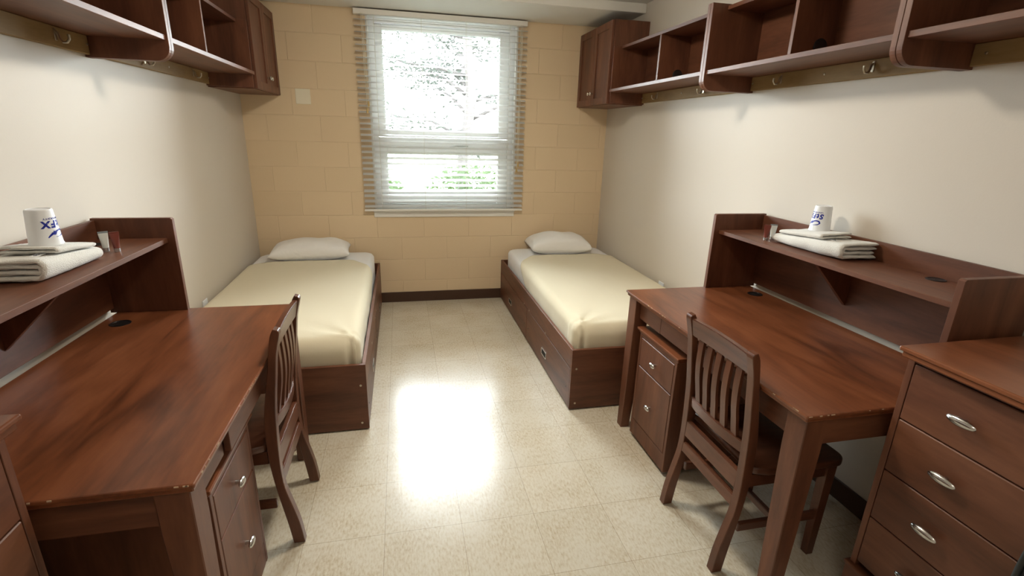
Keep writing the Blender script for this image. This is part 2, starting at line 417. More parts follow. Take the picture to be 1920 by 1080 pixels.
# ------------------------------------------------------------------ side helper: u = distance from that side's wall
class Side:
    def __init__(s, n): s.n = n
    def x(s, u): return u if s.n == 'L' else W-u
    def box(s, u0, u1, y0, y1, z0, z1, bev=0, seg=1, mb=None):
        return (mb or MB()).box(s.x(u0), s.x(u1), y0, y1, z0, z1, bev=bev, seg=seg)
    def prism_uz(s, pts, y0, y1, bev=0, seg=1, mb=None):     # outline in (u, z)
        return (mb or MB()).prism([(s.x(u), z) for u, z in pts], 'y', y0, y1, bev, seg)
    def prism_uy(s, pts, z0, z1, bev=0, mb=None):
        return (mb or MB()).prism([(s.x(u), y) for u, y in pts], 'z', z0, z1, bev)
SL, SR = Side('L'), Side('R')
SIDE = {'L': 'left', 'R': 'right'}

def oval_knob(S, u, y, z, parent, half=.030, name='knob'):
    sg = 1 if S.n == 'L' else -1
    mb = MB(); mb.lathe([(.006, 0), (.006, .012*sg), (.0085, .014*sg)], (S.x(u), y, z), 'x', 16)
    mb.lathe([(.30, .013*sg), (.82, .0145*sg), (1, .019*sg), (.9, .023*sg), (.55, .0262*sg), (.08, .0275*sg)], (S.x(u), y, z), 'x', 28, sx=half, sy=.0125)
    return link(name, mb, M['chrome'], parent, smooth='auto')
def round_knob(S, u, y, z, parent):
    sg = 1 if S.n == 'L' else -1
    mb = MB().lathe([(.008, 0), (.005, .006*sg), (.005, .012*sg), (.013, .016*sg), (.015, .021*sg), (.010, .026*sg), (.002, .027*sg)], (S.x(u), y, z), 'x', 20)
    return link('knob', mb, M['chrome'], parent, smooth=True)
def grommet(S, u, y, z, parent, r=.036):
    mb = MB(); c = (S.x(u), y, z)
    mb.lathe([(r, 0), (r, .0018), (r-.003, .0026), (r-.006, .0018), (r-.007, .0004), (.001, .0004)], c, n=28)
    mb.box(c[0]-.010, c[0]+.010, y-.026, y-.004, z+.0005, z+.0016)
    return link('grommet', mb, M['black'], parent, smooth='auto')
def slab(S, u1, y0, y1, z0, z1, u0=.006):
    """table top with a moulded (ogee) edge at front and ends"""
    mb = MB(); th = z1-z0
    S.box(u0, u1, y0, y1, z1-th*.45, z1, bev=.004, seg=2, mb=mb)
    S.box(u0, u1-.007, y0+.007*(1 if y1 > y0 else -1), y1-.007*(1 if y1 > y0 else -1), z0, z1-th*.45, bev=.003, mb=mb)
    return mb

# ------------------------------------------------------------------ beds
def bed(S, width, lab):
    t = thing('bed_frame', lab, 'bed', (S.x(width/2), -1.04, 0), None)
    y0, y1, H = -2.095, -.012, .382
    link('footboard', S.box(.004, width, y0, y0+.019, .008, H, bev=.0015), M['wx'], t)
    link('headboard', S.box(.004, width, y1-.019, y1, .008, H, bev=.0015), M['wx'], t)
    link('side_panel', S.box(.004, .020, y0+.02, y1-.02, .008, H-.03), M['wy'], t)
    sr = link('side_rail', S.box(width-.019, width-.0002, y0+.0195, y1-.0195, .262, H, bev=.0015), M['wy'], t)
    for yy in (-.96, -1.12, -1.56):
        sg = 1 if S.n == 'L' else -1
        link('bolt_head', MB().lathe([(.006, 0), (.006, .0012*sg), (.001, .0015*sg)], (S.x(width), yy, .268), 'x', 12), M['brass'], sr)
    link('deck', S.box(.021, width-.022, y0+.021, y1-.021, .262, .280), M['gap'], t)
    link('kick_board', S.box(width-.05, width-.035, y0+.02, y1-.02, .0, .10), M['gap'], t)
    for k, (a, b_, hy) in enumerate(((-.034, -1.046, -.46), (-1.052, y0+.022, -1.545))):
        d = link('drawer', S.box(width-.020, width-.001, a, b_, .012, .256, bev=.0018), M['wy'], t)
        mb = MB(); hh, hw, z = .024, .058, .112
        for q in ((hy-hw, hy+hw, z+hh-.006, z+hh), (hy-hw, hy+hw, z-hh, z-hh+.006), (hy-hw, hy-hw+.008, z-hh, z+hh), (hy+hw-.008, hy+hw, z-hh, z+hh)):
            S.box(width-.003, width+.0022, q[0], q[1], q[2], q[3], bev=.0008, mb=mb)
        hd = link('recessed_pull', mb, M['chrome'], d)
        link('pull_cup', S.box(width-.006, width-.0006, hy-hw+.006, hy+hw-.006, z-hh+.004, z+hh-.004), M['gap'], hd)
        for yy in (a-.05, b_+.06):
            link('screw_cap', MB().lathe([(.005, 0), (.005, .0015*(1 if S.n == 'L' else -1)), (.001, .002*(1 if S.n == 'L' else -1))], (S.x(width-.001), yy, .115), 'x', 12), M['black'], d)
    for yy, zz in ((width-.03, .265), (width-.035, .045)):
        link('bolt_head', MB().lathe([(.006, 0), (.006, -.0012), (.001, -.0015)], (S.x(yy), y0, zz), 'y', 12), M['brass'], t)
def rr_section(hw, z0, z1, r, n=8):
    """half-profile of a rounded cross-section: list of (offset from centre, z) going over the top"""
    pts = [(-hw, z0)]
    for i in range(n+1):
        a = PI - (PI/2)*i/n; pts.append((-hw+r+r*math.cos(a), z1-r+r*math.sin(a)))
    for i in range(n+1):
        a = PI/2-(PI/2)*i/n; pts.append((hw-r+r*math.cos(a), z1-r+r*math.sin(a)))
    pts.append((hw, z0)); return pts
def soft_box(uc, hw, y0, y1, z0, z1, r, S, wob=.003, seed=0, endr=None, ny=60):
    """a box with all top edges rounded, wobbled with noise (mattress / blanket)"""
    mb = MB(); endr = endr or r
    def fn(a, b):
        # a across, b along
        y = y0+(y1-y0)*b; d = min(y-y0, y1-y) if True else 0
        k = 1.0
        if d < endr: k = math.sqrt(max(0, 1-((endr-d)/endr)**2))
        drop = (1-k)*endr
        P_ = rr_section(hw-.0*drop, z0, z1-drop, r)
        L_ = [0]
        for p, q in zip(P_, P_[1:]): L_.append(L_[-1]+math.dist(p, q))
        s = a*L_[-1]; i = 0
        while i < len(L_)-2 and L_[i+1] < s: i += 1
        f_ = (s-L_[i])/max(1e-9, L_[i+1]-L_[i]); p = (P_[i][0]+(P_[i+1][0]-P_[i][0])*f_, P_[i][1]+(P_[i+1][1]-P_[i][1])*f_)
        u = uc+p[0]; z = p[1]
        q0, q1, RC = y-y0, y1-y, .10
        if abs(p[0]) > hw-RC and min(q0, q1) < RC:
            dx_ = abs(p[0])-(hw-RC); dy_ = RC-min(q0, q1); m_ = max(dx_, dy_); n_ = math.hypot(dx_, dy_)
            kx = m_/max(n_, 1e-6); u = uc+math.copysign(hw-RC+dx_*kx, p[0]); y = (y0+RC-dy_*kx) if q0 < q1 else (y1-RC+dy_*kx)
        w = noise.noise(Vector((u*4+seed, y*2.2, seed)))*wob + noise.noise(Vector((u*13, y*7+seed, 3)))*wob*.35
        top = max(0, min(1, (z-z0)/(z1-z0)))
        return Vector((S.x(u+w*.6*(1 if p[0] > 0 else -1)*(1-top)), y, z+w*top))
    g = mb.grid(fn, 56, ny)
    # end caps
    for j in (0, ny):
        ring = [g[i][j] for i in range(57)]
        mb.bm.faces.new(ring if j else ring[::-1])
    bmesh.ops.recalc_face_normals(mb.bm, faces=mb.bm.faces[:])
    return mb
def bedding(S, width, seed, names):
    uc = width/2-.008; hw = width/2-.032
    tag(link('mattress', soft_box(uc, hw, -2.046, -.045, .284, .500, .035, S, .002, seed, endr=.03), M['sheet'], loc=(S.x(uc), -1.05, .281), smooth=True), names[0], 'mattress')
    # blanket: shell lying over the mattress with a slanting tuck at the head side
    mb = MB(); HW = hw+.010; zt_ = .514; zl = .345; yn = -2.068; r = .055
    P_ = rr_section(HW, zl, zt_, r, 10); Ls = [0]
    for p, q in zip(P_, P_[1:]): Ls.append(Ls[-1]+math.dist(p, q))
    T_ = Ls[-1]; NU, NV = 90, 110
    def sect(s):
        i = 0
        while i < len(Ls)-2 and Ls[i+1] < s: i += 1
        f_ = (s-Ls[i])/max(1e-9, Ls[i+1]-Ls[i]); return (P_[i][0]+(P_[i+1][0]-P_[i][0])*f_, P_[i][1]+(P_[i+1][1]-P_[i][1])*f_)
    rn = .075
    def fn(a, b):
        px_, pz_ = sect(a*T_)
        room = px_ > 0
        # head edge curves back where the blanket hangs down the side
        side = max(0, (abs(px_)-(HW-.20))/.20); side = side*side*(3-2*side)
        hang = max(0, (zt_-pz_)/(zt_-zl))
        yfar = -.395 - (.20*side + .34*hang if room else .10*side+.1*hang)
        # along: from yfar to near end, then down the foot
        Ltop = (yfar-yn)-rn; Larc = rn*PI/2; Ldown = zt_-rn-.30
        s = b*(Ltop+Larc+Ldown)
        if s < Ltop: y, dz, dn = yfar-s, 0, 0
        elif s < Ltop+Larc:
            q = (s-Ltop)/rn; y, dz = yn+rn-rn*math.sin(q), rn*(1-math.cos(q))
        else: y, dz = yn, rn+(s-Ltop-Larc)
        z = pz_
        if dz:
            z = min(pz_, zt_-dz) if pz_ > zt_-dz else pz_
            # round the plan corner at the foot
        u = px_
        if y < yn+.07 and abs(px_) > HW-.07:
            # rounded plan corner
            cx_ = HW-.07; dx_ = abs(px_)-cx_; dy_ = (yn+.07)-y
            m_ = max(dx_, dy_); n_ = math.hypot(dx_, dy_)
            if n_ > 1e-6:
                kx = m_/n_; u = math.copysign(cx_+dx_*kx, px_); y = (yn+.07)-dy_*kx
        w = noise.noise(Vector((px_*5+seed, y*2.4, seed)))*.003 + noise.noise(Vector((px_*16+seed, y*6, 2)))*.0012
        # soft folds fanning out from the foot corner
        dxc, dyc = (HW-.03)-px_, y-(yn+.05)
        rr_ = math.hypot(dxc, dyc); ang = math.atan2(dxc, max(1e-4, dyc))
        w += .006*math.exp(-rr_*5)*math.sin(ang*9+seed)
        # the tucked corner: a crease running down beside the foot end
        if room and s > Ltop-.02 or (room and px_ > HW-.10 and y < yn+.14):
            cr_ = math.exp(-((px_-(HW-.045))/.010)**2)*min(1, max(0, (zt_-z)/.05)) if s > Ltop else 0
            y += .020*cr_; w -= .006*math.exp(-((y-(yn+.10))/.012)**2)*(1 if px_ > HW-.12 else 0)
            u += .010*math.exp(-((px_-(HW-.015))/.02)**2)*min(1, max(0, (zt_-z)/.05))
        if hang > .05 and hang < 1: u += math.copysign(.005*math.sin(y*11+seed)*hang, px_)
        edge = math.exp(-(b*60)**2)*.002
        return Vector((S.x(uc+u), y, z+(w if z > zt_-.1 else 0)+edge))
    mb.grid(fn, NU, NV)
    bmesh.ops.remove_doubles(mb.bm, verts=mb.bm.verts[:], dist=.0002)
    bmesh.ops.recalc_face_normals(mb.bm, faces=mb.bm.faces[:])
    o = link('blanket', mb, M['blanket'], loc=(S.x(uc), -1.2, .30), smooth=True); tag(o, names[1], 'blanket')
    md = o.modifiers.new('thickness', 'SOLIDIFY'); md.thickness = .006; md.offset = -1
    # the tuck: a folded flap at the room-side foot corner
def pillow(c, sx, sy, h, rz, seed, label):
    mb = MB()
    for sgn in (1, -1):
        def fn(a, b):
            u, v = a*2-1, b*2-1
            e = (1-abs(u)**2.6)*(1-abs(v)**2.6); th = max(0, e)**.42
            # pinched corners: sides pull in between the corners
            x = u*sx/2*(1-.05*(1-abs(u))*0-.055*(1-v*v)*abs(u)); y = v*sy/2*(1-.075*(1-u*u)*abs(v))
            w = noise.noise(Vector((x*9+seed, y*9, sgn)))*.010*th + .006*th*math.sin((x+y*.6)*22+seed)*math.exp(-abs(v)*1.5)
            z = (th*h*(.62 if sgn > 0 else .38)*sgn) + (w if sgn > 0 else 0)
            return Vector((x, y, max(z, -h*.30)))
        mb.grid(fn, 40, 34)
    bmesh.ops.remove_doubles(mb.bm, verts=mb.bm.verts[:], dist=.0006)
    bmesh.ops.recalc_face_normals(mb.bm, faces=mb.bm.faces[:])
    lo_ = min(v.co.z for v in mb.bm.verts); R_ = Matrix.Rotation(rz, 3, 'Z')
    for v in mb.bm.verts: v.co = R_ @ v.co + Vector((c[0], c[1], c[2]-lo_))
    o = link('pillow', mb, M['pillow'], loc=c, smooth=True); tag(o, label, 'pillow')
bed(SL, .991, 'dark cherry platform bed with drawers standing along the left wall')
bed(SR, .963, 'dark cherry platform bed with drawers standing along the right wall')
bedding(SL, .991, 3, ('white sheeted mattress in the bed along the left wall', 'cream blanket tucked over the left bed, behind the left desk'))
bedding(SR, .963, 11, ('white sheeted mattress in the bed along the right wall', 'cream blanket tucked over the right bed, next to the right desk'))
pillow((.455, -.207, .503), .62, .385, .165, math.radians(4), 2, 'flat white pillow at the head of the left bed')
pillow((2.600, -.207, .503), .56, .385, .190, math.radians(-3), 9, 'plump white pillow at the head of the right bed')

# ------------------------------------------------------------------ wall cabinets and shelf units
def wall_cabinet(S, label):
    t = thing('wall_cabinet', label, 'cabinet', (S.x(.14), -.345, 1.768))
    y0, y1, z0, z1, d = -.692, -.003, 1.768, 2.358, .280
    mb = MB(); S.box(.002, d, y0, y0+.018, z0, z1, bev=.001, mb=mb); S.box(.002, d, y1-.018, y1, z0, z1, mb=mb)
    S.box(.002, d, y0+.018, y1-.018, z0, z0+.018, mb=mb); S.box(.002, d, y0+.018, y1-.018, z1-.018, z1, mb=mb); S.box(.002, .010, y0+.018, y1-.018, z0+.018, z1-.018, mb=mb)
    link('carcass', mb, M['wz'], t)
    for k, (a, b_) in enumerate(((y0+.004, -.3475), (-.3445, y1-.003))):
        mb = MB(); q = .052; a_, b__, c_, e_ = a, b_, z0+.004, z1-.004
        S.box(d+.001, d+.020, a_, a_+q, c_, e_, bev=.0015, mb=mb); S.box(d+.001, d+.020, b__-q, b__, c_, e_, bev=.0015, mb=mb)
        S.box(d+.001, d+.020, a_+q, b__-q, c_, c_+q, bev=.0015, mb=mb); S.box(d+.001, d+.020, a_+q, b__-q, e_-q, e_, bev=.0015, mb=mb)
        S.box(d+.001, d+.011, a_+q-.002, b__-q+.002, c_+q-.002, e_-q+.002, mb=mb)
        dr = link('door', mb, M['wz'], t)
        round_knob(S, d+.020, (b_-.026) if k == 0 else (a+.026), z0+.095, dr)
wall_cabinet(SL, 'cherry two-door wall cabinet in the corner left of the window')
wall_cabinet(SR, 'cherry two-door wall cabinet in the corner right of the window')
def side_profile(D, z0, z1, r=.055, top_r=.0):
    p = [(.002, z0), (D-r, z0)]
    for i in range(1, 9):
        a = -PI/2 + (PI/2)*i/8; p.append((D-r+r*math.cos(a), z0+r+r*math.sin(a)))
    p += [(D, z1), (.002, z1)]
    return p
def shelf_unit(S, yf, yn, label, hooks, screws, div=None, grom=None, first=False):
    t = thing('wall_shelf_unit', label, 'wall shelf', (S.x(.02), (yf+yn)/2, 1.78), 'open shelf units with hook rails')
    D, zb_, zt_, th = .306, 1.775, 2.186, .021
    link('side_panel', S.prism_uz([(.002, zb_), (D-.024, zb_), (D-.024, zt_-.01), (.002, zt_-.01)] if first else side_profile(D, zb_, zt_), yf-th, yf, bev=.001), M['wz'], t)
    link('side_panel', S.prism_uz(side_profile(D, zb_, zt_), yn, yn+th, bev=.001), M['wz'], t)
    a, b_ = yf-th-.0005, yn+th+.0005
    link('bottom_shelf', S.box(.002, .297, a, b_, 1.853, 1.873, bev=.001), M['wy'], t)
    link('top_shelf', S.box(.002, .222, a, b_, 2.158, 2.177, bev=.001), M['wy'], t)
    bp_ = link('back_panel', S.box(.002, .010, a, b_, 1.8735, 2.1575), M['wy'], t)
    if div: dv = link('divider', S.box(.0105, .222, div-.0095, div+.0095, 1.8735, 2.1575, bev=.001), M['wz'], t)
    if grom:
        link('grommet', MB().lathe([(.034, 0), (.034, -.003), (.029, -.006), (.001, -.007)], (S.x(.082), div-.0095, 1.924), 'y', 24), M['black'], dv, smooth='auto')
    rl = link('hook_rail', S.box(.002, .021, a, b_, 1.784, 1.8525, bev=.002), M['rail'], t)
    sg = 1 if S.n == 'L' else -1
    for y in hooks:
        mb = MB(); z = 1.824; U = lambda u: S.x(u)
        S.box(.021, .0235, y-.006, y+.006, z-.020, z+.020, bev=.001, mb=mb)
        mb.tube([(U(.023), y, z+.012), (U(.031), y, z+.004), (U(.034), y, z-.012), (U(.042), y, z-.024), (U(.055), y, z-.024), (U(.063), y, z-.013), (U(.063), y, z+.002)], [.0045, .0045, .0042, .0042, .0042, .0042, .005], 8)
        link('coat_hook', mb, M['brass'], rl, smooth='auto')
    for y in screws:
        link('screw', MB().lathe([(.005, 0), (.0045, .002*sg), (.001, .003*sg)], (S.x(.021), y, 1.820), 'x', 10), M['brass'], rl)
shelf_unit(SR, -.694, -1.963, 'open two-bay wall shelf between the right corner cabinet and its neighbour', (-.957, -1.545), (-.72, -1.289, -1.93), -1.305, -1.19, True)
shelf_unit(SR, -1.965, -3.054, 'open two-bay wall shelf high above the right desk', (-2.209, -2.714), (-2.0, -2.475, -3.0), -2.475, -2.43)
shelf_unit(SR, -3.056, -4.30, 'open wall shelf above the right chest, cut by the top right picture edge', (-3.40, -3.95), (-3.12, -3.7), -3.68, None)
shelf_unit(SL, -.694, -2.012, 'open two-bay wall shelf next to the left corner cabinet', (-.972, -1.579), (-.72, -1.305, -1.97), -1.325, None, True)
shelf_unit(SL, -2.014, -3.10, 'open wall shelf above the left desk, cut by the top left picture edge', (-2.239, -2.80), (-2.045, -2.53, -3.0), -2.53, None)

# ------------------------------------------------------------------ desks and hutches
DH = .778
def leg(S, uo, ui, yo, yi, name, parent, z1):
    """tapered leg: outer corner (uo, yo) stays plumb, the inner faces taper towards it"""
    k = .66; ub = uo+(ui-uo)*k; yb = yo+(yi-yo)*k; zk = z1-.12
    mb = MB()
    def q(u_, y_, z): return [(S.x(uo), yo, z), (S.x(u_), yo, z), (S.x(u_), y_, z), (S.x(uo), y_, z)]
    mb.hexa(q(ub, yb, 0.0), q(ui, yi, zk)); mb.hexa(q(ui, yi, zk), q(ui, yi, z1))
    bmesh.ops.remove_doubles(mb.bm, verts=mb.bm.verts[:], dist=.0001)
    inner = [f_ for f_ in mb.bm.faces if all(abs(v.co.z-zk) < 1e-5 for v in f_.verts)]
    bmesh.ops.delete(mb.bm, geom=inner, context='FACES_ONLY')
    es = [e for e in mb.bm.edges if abs(e.verts[0].co.z-e.verts[1].co.z) > .05]
    bmesh.ops.bevel(mb.bm, geom=es, offset=.0025, segments=1, affect='EDGES')
    return link(name, mb, M['wz'], parent)
def desk(S, U, lab, drawer_out):
    yf, yn = -2.243, -3.461; ym = (yf+yn)/2
    t = thing('desk', lab, 'desk', (S.x(U/2), ym, 0))
    mb = slab(S, U, yn, yf, DH-.026, DH, u0=.030); old = set(mb.bm.faces); rg = random.Random(3 if S.n == 'L' else 8)
    for _ in range(26):      # bare spots where the edge is worn through the finish
        yy = rg.choice((-3.05, -3.10, -2.98, -3.40, -3.3, -2.5, -2.62, -2.75))+rg.uniform(-.03, .03); l = rg.uniform(.001, .006)
        S.box(U-.0022, U+.0004, yy-l, yy+l, DH-rg.uniform(.003, .006), DH-.0012, bev=.0004, mb=mb)
    for _ in range(9):
        uu = U-rg.uniform(.01, .45); l = rg.uniform(.001, .007)
        S.box(uu-l, uu+l, yn-.0004, yn+.0022, DH-rg.uniform(.003, .006), DH-.0012, bev=.0004, mb=mb)
    for f_ in mb.bm.faces:
        if f_ not in old: f_.material_index = 1
    tp = link('desktop', mb, M['ty'], t); tp.data.materials.append(M['raw'])
    zt_ = DH-.0265; e = .018
    leg(S, U-e, U-e-.074, yf-.014, yf-.090, 'leg', t, zt_); leg(S, U-e, U-e-.074, yn+.014, yn+.090, 'leg', t, zt_)
    leg(S, .040, .114, yf-.014, yf-.090, 'leg', t, zt_); leg(S, .040, .114, yn+.014, yn+.090, 'leg', t, zt_)
    ap = U-.045; za = .652
    dy0, dy1 = -3.158, -2.545
    link('apron', S.box(ap-.018, ap, yn+.0905, dy0-.012, za, zt_, bev=.001), M['wy'], t)
    link('apron', S.box(ap-.018, ap, dy1+.004, yf-.0905, za, zt_, bev=.001), M['wy'], t)
    link('end_apron', S.box(.1145, U-e-.0745, yn+.022, yn+.040, .662, zt_), M['wx'], t)
    link('end_apron', S.box(.1145, U-e-.0745, yf-.040, yf-.022, .662, zt_), M['wx'], t)
    d = link('pencil_drawer', S.box(ap-.018+drawer_out, ap+drawer_out, dy0, dy1, za+.002, zt_-.003, bev=.0015), M['wy'], t)
    mb = MB(); S.box(ap-.40+drawer_out, ap-.019+drawer_out, dy0+.03, dy1-.03, za+.012, za+.020, mb=mb)
    S.box(ap-.40+drawer_out, ap-.019+drawer_out, dy0+.022, dy0+.030, za+.012, zt_-.02, mb=mb); S.box(ap-.40+drawer_out, ap-.019+drawer_out, dy1-.030, dy1-.022, za+.012, zt_-.02, mb=mb)
    link('drawer_box', mb, M['wy'], d)
    mb = MB(); S.box(ap-.42, ap-.03, dy0+.008, dy0+.020, za+.03, zt_-.03, mb=mb); S.box(ap-.42, ap-.03, dy1-.020, dy1-.008, za+.03, zt_-.03, mb=mb)
    link('drawer_slide', mb, M['black'], t)
    grommet(S, .108, yf-.158, DH+.0003, tp); grommet(S, .108, yn+.158, DH+.0003, tp)
    return t
desk(SL, .737, 'cherry desk at the left wall with its pencil drawer slightly open', .016)
desk(SR, .750, 'cherry desk at the right wall with its pencil drawer shut', .001)
def hutch(S, U, lab):
    yf, yn, z0, z1 = -2.246, -3.452, DH+.0005, 1.170
    t = thing('desk_hutch', lab, 'shelf', (S.x(.15), (yf+yn)/2, DH), 'hutch shelves standing on the desks')
    fr = U
    for a, b_ in ((yf-.021, yf), (yn, yn+.021)):
        r = .006
        link('end_panel', S.prism_uz([(.012, z0), (fr, z0), (fr, z1-r), (fr-r, z1), (.012, z1)], a, b_, bev=.0012), M['wz'], t)
    link('back_panel', S.box(.012, .028, yn+.0215, yf-.0215, z0+.020, 1.163, bev=.001), M['wy'], t)
    sh = link('shelf_board', S.box(.0285, fr-.028, yn+.0215, yf-.0215, 1.070, 1.089, bev=.0012), M['wy'], t)
    grommet(S, .068, yf-.135, 1.0893, sh, .030); grommet(S, .068, yn+.25, 1.0893, sh, .030)
    ym = (yf+yn)/2+.01
    link('bracket', S.prism_uz([(.0285, 1.0695), (.230, 1.0695), (.0285, .868)], ym-.009, ym+.009, bev=.001), M['wz'], t)
hutch(SL, .298, 'cherry hutch shelf standing on the left desk, holding a towel and cup')
hutch(SR, .306, 'cherry hutch shelf standing on the right desk, holding a towel and cup')

# chests of drawers at the near ends of the desks
def chest(S, uf, us, lab):
    y1, y0, H = -3.492, -4.250, 1.0
    t = thing('chest_of_drawers', lab, 'dresser', (S.x(uf/2), (y0+y1)/2, 0), None)
    link('top_board', slab(S, us, y0-.008, y1+.004, H-.030, H), M['ty'], t)
    mb = MB(); S.box(.006, uf, y1-.018, y1, .24, H-.0305, bev=.001, mb=mb); S.box(.006, uf, y0, y0+.018, .24, H-.0305, mb=mb)
    S.box(.006, .014, y0+.018, y1-.018, .24, H-.0305, mb=mb); S.box(.02, uf-.002, y0+.018, y1-.018, .954, H-.031, mb=mb)
    for i in range(1, 4): S.box(uf-.03, uf-.012, y0+.018, y1-.018, .259+i*.1733-.008, .259+i*.1733+.008, mb=mb)
    link('case', mb, M['wz'], t)
    mb = MB(); S.box(.006, uf+.010, y0-.006, y1+.006, 0, .225, bev=.002, mb=mb); S.box(.006, uf+.014, y0-.010, y1+.010, .225, .240, bev=.004, seg=2, mb=mb)
    link('plinth', mb, M['wy'], t)
    for i in range(4):
        a, b_ = .2605+i*.1733, .2605+(i+1)*.1733-.004
        d = link('drawer', S.box(uf-.019, uf+.001, y0+.021, y1-.021, a, b_, bev=.0022), M['wy'], t)
        for yy in (-3.670, -4.073): oval_knob(S, uf+.001, yy, (a+b_)/2, d, .036)
chest(SL, .448, .484, 'tall cherry chest of drawers at the near end of the left desk')
chest(SR, .486, .528, 'tall cherry chest of drawers at the near end of the right desk')

# pedestals
def pedestal(S, uf, y1, lab):
    y0 = y1-.355; H = .617
    t = thing('drawer_pedestal', lab, 'drawer unit', (S.x(uf-.2), (y0+y1)/2, 0), 'two-drawer pedestals under the desks')
    ub = uf-.47
    mb = MB(); sg = 1
    S.box(ub, uf+.012, y0-.020, y1+.018, H-.012, H, bev=.003, seg=2, mb=mb); S.box(ub+.004, uf+.004, y0-.010, y1+.008, H-.026, H-.012, bev=.003, mb=mb)
    link('top_board', mb, M['ty'], t)
    mb = MB(); S.box(ub+.006, uf, y1-.018, y1, .02, H-.0262, bev=.001, mb=mb); S.box(ub+.006, uf, y0, y0+.018, .02, H-.0262, bev=.001, mb=mb)
    S.box(ub+.006, ub+.014, y0+.018, y1-.018, .02, H-.0262, mb=mb); S.box(uf-.019, uf-.001, y0+.0182, y1-.0182, .02, .108, bev=.001, mb=mb); S.box(uf-.03, uf-.001, y0+.0182, y1-.0182, .575, H-.0262, mb=mb)
    link('case', mb, M['wz'], t)
    for (a, b_, kz) in ((.4235, .571, .492), (.112, .4185, .262)):
        d = link('drawer', S.box(uf-.018, uf+.001, y0+.021, y1-.021, a, b_, bev=.002), M['wz'], t)
        oval_knob(S, uf+.001, (y0+y1)/2, kz, d, .024)
    for yy in (y0+.05, y1-.05):
        for uu in (uf-.05, ub+.06): link('glide_foot', MB().lathe([(.018, 0), (.018, .019), (.001, .0195)], (S.x(uu), yy, 0), n=16), M['black'], t)
pedestal(SL, .675, -2.905, 'two-drawer cherry pedestal under the near end of the left desk')
pedestal(SR, .711, -2.372, 'two-drawer cherry pedestal under the far end of the right desk')

